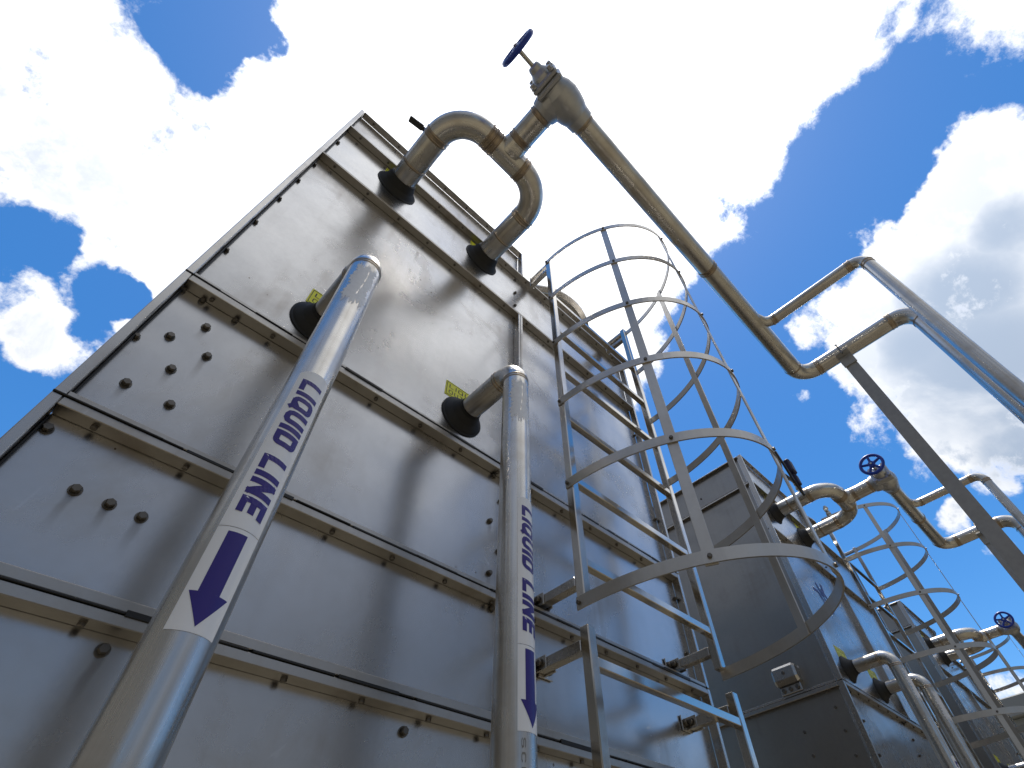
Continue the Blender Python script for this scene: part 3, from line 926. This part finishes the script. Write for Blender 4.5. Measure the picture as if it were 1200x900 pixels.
# ------------------------------------------------------------------ suction pipework with its valve
def pipework(label, x_end, y_end, x_br, y_br):
    t = thing('suction_pipework', label, 'pipe', (0, 0, 0), 'suction pipework over the units')
    z = 3.764
    xa, xb, yh = 0.127, 0.589, -0.387
    MB().tube([(xa, 0.026, z), (xa, yh, z), (xb, yh, z), (xb, 0.026, z)], 0.051, 0.140, 40).build('yoke_pipe', PIPE, t)
    ym = -0.685
    br = MB().tube([(0.368, yh + 0.002, z), (0.368, -0.60, z)], 0.0475, 0, 40, False)
    br.lathe((0.368, yh, z), (0, -1, 0), [(0.020, 0.0560), (0.040, 0.0545), (0.052, 0.0520), (0.062, 0.0495), (0.078, 0.0478)], 40)
    br.build('branch_pipe', PIPE, t)
    MB().tube([(0.47, ym, z), (x_end, ym, z), (x_end, y_end, z), (x_end, y_end, 0.14)], 0.0445, 0.105, 40).build('main_pipe', PIPE, t)
    MB().tube([(x_br - 0.075, ym - 0.02, z), (x_br, ym - 0.046, z), (x_br, y_br, z), (x_br, y_br, 0.14)], 0.0275, 0.062, 32).build('riser_pipe', PIPE, t)
    def seam(o_, ax, r_, pair=True):
        sm = MB()
        g_ = 0.0095 if pair else 0.0
        prof = [(-g_ - 0.006, r_ + 0.0002), (-g_ - 0.003, r_ + 0.0006), (-g_ - 0.001, r_ + 0.0026), (-g_ + 0.002, r_ + 0.0024), (-g_ + 0.004, r_ + 0.0006)]
        if pair:
            prof += [(g_ - 0.004, r_ + 0.0006), (g_ - 0.002, r_ + 0.0024), (g_ + 0.001, r_ + 0.0026), (g_ + 0.003, r_ + 0.0006)]
        prof += [(g_ + 0.006, r_ + 0.0002)]
        sm.lathe(o_, ax, prof, 40)
        sm.build('weld_seam', WELD, t)
    seam((xa, yh + 0.142, z), (0, 1, 0), 0.051)
    seam((xa, yh + 0.29, z), (0, 1, 0), 0.051, False)
    seam((xa + 0.146, yh, z), (1, 0, 0), 0.051)
    seam((xa + 0.172, yh, z), (1, 0, 0), 0.051)
    seam((xb - 0.142, yh, z), (1, 0, 0), 0.051)
    seam((xb, yh + 0.142, z), (0, 1, 0), 0.051)
    seam((xb, yh + 0.27, z), (0, 1, 0), 0.051, False)
    seam((0.368, -0.470, z), (0, 1, 0), 0.0475)
    seam((0.368, -0.592, z), (0, 1, 0), 0.0475)
    seam((0.500, ym, z), (1, 0, 0), 0.0445)
    seam((0.5 + (x_end - 0.5) * 0.48, ym, z), (1, 0, 0), 0.0445)
    seam((x_end - 0.108, ym, z), (1, 0, 0), 0.0445, False)
    seam((x_end, ym - 0.108, z), (0, 1, 0), 0.0445)
    seam((x_end, y_end + 0.108, z), (0, 1, 0), 0.0445)
    seam((x_end, y_end, z - 0.108), (0, 0, 1), 0.0445, False)
    seam((x_br, ym - 0.085, z), (0, 1, 0), 0.0275)
    seam((x_br, y_br + 0.064, z), (0, 1, 0), 0.0275)
    seam((x_br, y_br, z - 0.064), (0, 0, 1), 0.0275)
    # angle valve: inlet from the branch, outlet along the main, stem pointing away from it
    vx = 0.385
    n = MB()
    n.lathe((vx, ym, z), (1, 0, 0), [(0.112, 0.040), (0.112, 0.0515), (0.080, 0.054), (0.060, 0.062), (0.03, 0.069), (0.0, 0.072), (-0.03, 0.068), (-0.052, 0.058), (-0.06, 0.056)], 36)
    n.lathe((0.368, ym, z), (0, 1, 0), [(0.02, 0.062), (0.06, 0.060), (0.085, 0.053), (0.090, 0.046)], 36)
    n.obox((vx - 0.071, ym, z), (1, 0, 0), (0, 1, 0), (0, 0, 1), (0.011, 0.060, 0.060), 0.006)
    n.obox((vx - 0.094, ym, z), (1, 0, 0), (0, 1, 0), (0, 0, 1), (0.0105, 0.058, 0.058), 0.006)
    n.lathe((vx, ym, z), (-1, 0, 0), [(0.100, 0.046), (0.118, 0.040), (0.135, 0.027), (0.152, 0.024), (0.158, 0.020), (0.158, 0.0)], 28)
    for sy in (-1, 1):
        for sz in (-1, 1):
            n.hexbolt((vx - 0.105, ym + sy * 0.044, z + sz * 0.044), (-1, 0, 0), 0.0105, 0.016)
    vb = n.build('valve_body', VALVE, t)
    MB().lathe((vx, ym, z), (-1, 0, 0), [(0.150, 0.0085), (0.236, 0.0085), (0.237, 0.0065), (0.250, 0.0065), (0.250, 0.0)], 16).build('stem', BRASSY, vb)
    wx = 0.152
    n = MB()
    n.torus((wx, ym, z), (1, 0, 0), 0.069, 0.0105)
    n.lathe((wx + 0.010, ym, z), (-1, 0, 0), [(0.0, 0.008), (0.0, 0.022), (0.018, 0.022), (0.020, 0.018), (0.020, 0.0)], 20)
    for k in range(5):
        a = R(20 + 72 * k)
        d = Vector((0, math.cos(a), math.sin(a)))
        n.tube([Vector((wx, ym, z)) + d * 0.016, Vector((wx, ym, z)) + d * 0.066], 0.0095, 0, 10, False, 0.0075)
    n.build('handwheel', BLUE, vb)
    # small vent valves on top of the yoke legs
    for vx_, vy_ in ((xa, -0.20), (xb, -0.215)):
        n = MB()
        n.lathe((vx_, vy_, z + 0.045), (0, 0, 1), [(0, 0.012), (0.035, 0.012), (0.036, 0.018), (0.050, 0.018), (0.052, 0.013), (0.085, 0.013), (0.087, 0.018), (0.10, 0.018), (0.101, 0.010), (0.115, 0.010), (0.115, 0)], 14)
        n.lathe((vx_, vy_, z + 0.113), (-1, 0, 0), [(-0.022, 0.0), (-0.022, 0.014), (0.020, 0.014), (0.026, 0.008), (0.026, 0.0)], 12)
        vv = n.build('vent_valve', BRASSY, t)
        if vx_ == xb:
            continue
        h = MB()
        h.obox((vx_ - 0.055, vy_ + 0.008, z + 0.140), Vector((-0.93, 0.2, 0.30)).normalized(), Vector((0.2, 0.98, 0)).normalized(), Vector((0.30, -0.06, 0.95)).normalized(), (0.060, 0.009, 0.0035), 0.001)
        h.obox((vx_ - 0.085, vy_ + 0.014, z + 0.150), Vector((-0.93, 0.2, 0.30)).normalized(), Vector((0.2, 0.98, 0)).normalized(), Vector((0.30, -0.06, 0.95)).normalized(), (0.032, 0.013, 0.0055), 0.002)
        h.build('lever', LEVER, vv)
    return t

def post(label, x, y):
    t = thing('support_post', label, 'post', (0, 0, 0), 'steel posts under the pipes')
    n = MB()
    n.box((x - 0.003, y - 0.030, 0.12), (x + 0.003, y + 0.030, 3.700), 0.0008)
    n.box((x + 0.0032, y - 0.030, 0.12), (x + 0.050, y - 0.024, 3.700), 0.0008)
    n.build('angle_bar', GREY, t)
    n = MB()
    n.box((x - 0.012, y - 0.034, 3.640), (x - 0.0035, y + 0.034, 3.712), 0.001)
    n.box((x - 0.050, y - 0.034, 3.7125), (x + 0.050, y + 0.034, 3.7185), 0.001)
    n.build('saddle_plate', GREY, t)
    pts = []
    for k in range(21):
        a = math.pi * k / 20
        pts.append((x + 0.0495 * math.cos(a), y, 3.764 + 0.0495 * math.sin(a)))
    pts = [(x + 0.0495, y, 3.700)] + pts + [(x - 0.0495, y, 3.700)]
    MB().tube(pts, 0.004, 0.0, 8).build('pipe_clamp', BOLT, t) if False else None
    n = MB()
    for a, c in zip(pts[:-1], pts[1:]):
        n.tube([a, c], 0.004, 0, 8, False)
    n.build('pipe_clamp', BOLT, t)
    return t

# ------------------------------------------------------------------ ladders
LXA, LXB = 0.886, 1.470
def rung(mb, z, xa, xb, y=-0.127):
    mb.box((xa + 0.0132, y - 0.011, z - 0.011), (xb - 0.0132, y + 0.011, z + 0.011), 0.0018)
def standoff(t, x, z, side):
    n = MB()
    n.box((x - 0.0125, -0.1128, z - 0.0125), (x + 0.0125, 0.0235, z + 0.0125), 0.0018)
    n.box((x - 0.034 * (side > 0) - 0.006 , 0.0237, z - 0.020), (x + 0.034 * (side < 0) + 0.006, 0.0285, z + 0.020), 0.001)
    n.box((x - 0.0175, -0.010, z - 0.0155), (x - 0.0128, 0.0232, z + 0.0155), 0.0008)
    n.box((x + 0.0128, -0.010, z - 0.0155), (x + 0.0175, 0.0232, z + 0.0155), 0.0008)
    n.cur = 1
    n.hexbolt((x - 0.0176, 0.006, z), (-1, 0, 0), 0.0075, 0.008)
    n.hexbolt((x - 0.028, 0.0236, z), (0, -1, 0), 0.008, 0.009)
    n.hexbolt((x + 0.028, 0.0236, z), (0, -1, 0), 0.008, 0.009)
    n.build('standoff', [TRIM, BOLT], t)
HOOPS = [3.925, 3.563, 3.201, 2.839, 2.477, 2.115]
EX, EY, EA, EB = 1.1805, -0.128, 0.309, 0.474       # half ellipse of the cage hoops
def hoop_at(a, grow=0.0):
    p_ = Vector((EX + EA * math.cos(a), EY + EB * math.sin(a), 0))
    n_ = Vector((math.cos(a) / EA, math.sin(a) / EB, 0)).normalized()
    return p_ + n_ * grow, n_
def hoop_path():
    pts, nr = [], []
    k = 52
    for i in range(k + 1):
        q, n_ = hoop_at(math.pi + math.pi * i / k)
        pts.append((q.x, q.y))
        nr.append(n_)
    pts = [(pts[0][0], EY + 0.012)] + pts + [(pts[-1][0], EY + 0.012)]
    nr = [nr[0]] + nr + [nr[-1]]
    return pts, nr
HP, HN = hoop_path()
STRAPS = [math.pi + math.acos(0.762), R(272), 2 * math.pi - math.acos(0.80)]
def caged_ladder(label):
    t = thing('caged_ladder', label, 'ladder', (0, 0, 0), 'caged ladders')
    for x in (LXA, LXB):
        n = MB().box((x - 0.013, -0.140, 2.120), (x + 0.013, -0.114, 3.935), 0.0025)
        n.build('rail', RAIL, t)
    for k in range(6):
        n = MB()
        rung(n, 2.228 + 0.2695 * k, LXA, LXB)
        n.build('rung', RAIL, t)
    for x, sd in ((LXA, -1), (LXB, 1)):
        standoff(t, x, 2.176, sd)
        n = MB()
        for zz in (3.915, 3.862):
            n.box((x - 0.011, -0.1135, zz - 0.010), (x + 0.011, -0.0045, zz + 0.010), 0.0015)
        n.box((x - 0.013, -0.0043, 3.845), (x + 0.013, -0.0005, 3.935), 0.001)
        n.build('top_bracket', TRIM, t)
    for z in HOOPS:
        n = MB()
        n.ribbon([(p[0], p[1], z) for p in HP], (0, 0, 1), 0.031, HN, 0.0045)
        n.cur = 1
        for a in STRAPS:
            q, d = hoop_at(a, 0.0024)
            n.hexbolt(q + Vector((0, 0, z)), d, 0.0056, 0.006, False)
        n.hexbolt((HP[1][0] - 0.003, HP[1][1] + 0.004, z), (-1, 0, 0), 0.0056, 0.006, False)
        n.hexbolt((HP[-2][0] + 0.003, HP[-2][1] + 0.004, z), (1, 0, 0), 0.0056, 0.006, False)
        n.build('hoop', [CAGE, BOLT], t)
    for a in STRAPS:
        q, d = hoop_at(a, -0.0050)
        tg = Vector((-d.y, d.x, 0))
        zc = (HOOPS[0] + HOOPS[-1]) / 2
        MB().obox(q + Vector((0, 0, zc)), tg, d, (0, 0, 1), (0.0145, 0.0022, (HOOPS[0] - HOOPS[-1]) / 2 + 0.018), 0.0006).build('strap', CAGE, t)
    return t
def lower_ladder(label):
    t = thing('ladder', label, 'ladder', (0, 0, 0), 'lower ladder sections')
    for x in (LXA, LXB + 0.020):
        MB().box((x - 0.013, -0.140, 0.12), (x + 0.013, -0.114, 2.062), 0.0025).build('rail', RAIL, t)
        standoff(t, x, 2.022, -1 if x < 1 else 1)
        standoff(t, x, 1.20, -1 if x < 1 else 1)
    for k in range(7):
        n = MB()
        rung(n, 1.985 - 0.2695 * k, LXA, LXB + 0.020)
        n.build('rung', RAIL, t)
    return t
def clip(label):
    cx, cy, r = hoop_at(STRAPS[1])[0].x, EY, EB
    t = thing('safety_clip', label, 'clip', (0, 0, 0), 'dark clips on the ladder cages')
    y = cy - r - 0.009
    n = MB()
    n.obox((cx + 0.018, y - 0.006, 2.412), (1, 0, 0), (0, 1, 0), (0, 0, 1), (0.014, 0.008, 0.022), 0.004)
    n.obox((cx + 0.020, y - 0.005, 2.368), (1, 0, 0), (0, 1, 0), (0, 0, 1), (0.009, 0.006, 0.016), 0.003)
    n.build('buckle', NAVY, t)
    pts = [(cx - 0.026, y, 2.445), (cx - 0.030, y - 0.004, 2.40), (cx - 0.022, y - 0.006, 2.34), (cx + 0.004, y - 0.006, 2.31), (cx + 0.022, y - 0.004, 2.34), (cx + 0.022, y - 0.003, 2.36)]
    m_ = MB()
    for a, c in zip(pts[:-1], pts[1:]):
        m_.tube([a, c], 0.0032, 0, 8, True)
    m_.build('strap_loop', LEVER, t)
    return t

# ------------------------------------------------------------------ the row
WORD = ['nearest', 'second', 'third']
u0 = casing('large stainless steel condenser casing nearest the camera, behind the two labelled pipes')
la = liquid_pipe('thick stainless pipe with LIQUID LINE label and arrow, leftmost and nearest the camera', 0.120, -1.0, False)
lb_ = liquid_pipe('stainless LIQUID LINE pipe standing just left of the nearest ladder', 0.588, 9.0, True)
p0 = pipework('nearest suction pipe with a looped yoke, its handwheel dark against the sun', 2.355, -1.305, 1.885, -1.240)
s0 = post('grey steel post running diagonally at right, holding up the nearest bent pipe', 2.344, -0.926)
c0 = caged_ladder('caged ladder with large hoops on the nearest casing, in the middle of the photo')
l0 = lower_ladder('short lower ladder section under the nearest cage, right of the labelled pipes')
k0 = clip('dark blue clip hanging on the front strap of the nearest ladder cage')

def shifted(src, k, label, dx=0.0):
    c = copy_tree(src)
    c.location = (PER * k + dx, DY * k, src.location.z)
    c['label'] = label
    return c
u1 = shifted(u0, 1, 'middle condenser casing, its dark left side seen through the nearest ladder cage')
u2 = shifted(u0, 2, 'farthest condenser casing of the row, seen small behind the second caged ladder')
shifted(la, 1, 'bent liquid pipe from the middle casing, left one of the pair')
shifted(lb_, 1, 'bent liquid pipe from the middle casing, right one of the pair')
shifted(la, 2, 'stainless liquid pipe of the farthest casing, just entering the lower right corner')
p1 = pipework('suction pipework of the middle casing with a blue handwheel facing the camera', 1.572, -1.200, 0.835, -1.175)
p1.location = (PER, DY, 0)
s1 = post('grey steel post mostly hidden behind the diagonal post, under the middle pipework', 1.548, -0.960)
s1.location = (PER, DY, 0)
shifted(p1, 2, 'suction pipework of the farthest casing, blue handwheel at the right edge of the photo')
shifted(c0, 1, 'caged ladder on the middle casing, right of the blue handwheel yoke', -0.12)
shifted(l0, 1, 'lower ladder section under the cage of the middle casing', -0.12)
shifted(c0, 2, 'caged ladder on the farthest casing at the lower right edge', -0.12)
shifted(k0, 1, 'dark blue clip on the cage of the middle casing', -0.12)
# small purple strokes on the middle casing only
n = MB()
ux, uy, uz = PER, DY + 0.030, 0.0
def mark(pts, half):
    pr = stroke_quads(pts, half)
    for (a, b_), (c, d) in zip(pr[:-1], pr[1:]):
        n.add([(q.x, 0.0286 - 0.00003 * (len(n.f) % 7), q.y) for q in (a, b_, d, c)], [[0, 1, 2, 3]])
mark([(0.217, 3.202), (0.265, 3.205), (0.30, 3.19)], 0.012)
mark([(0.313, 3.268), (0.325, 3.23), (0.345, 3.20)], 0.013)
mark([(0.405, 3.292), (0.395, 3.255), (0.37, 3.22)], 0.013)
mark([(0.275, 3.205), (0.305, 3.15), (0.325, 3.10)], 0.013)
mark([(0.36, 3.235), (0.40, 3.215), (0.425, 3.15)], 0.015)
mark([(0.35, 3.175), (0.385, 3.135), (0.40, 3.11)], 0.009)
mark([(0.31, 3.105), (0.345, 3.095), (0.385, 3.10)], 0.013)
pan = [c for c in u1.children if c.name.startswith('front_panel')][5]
n.build('purple_mark', INDIGO, pan)
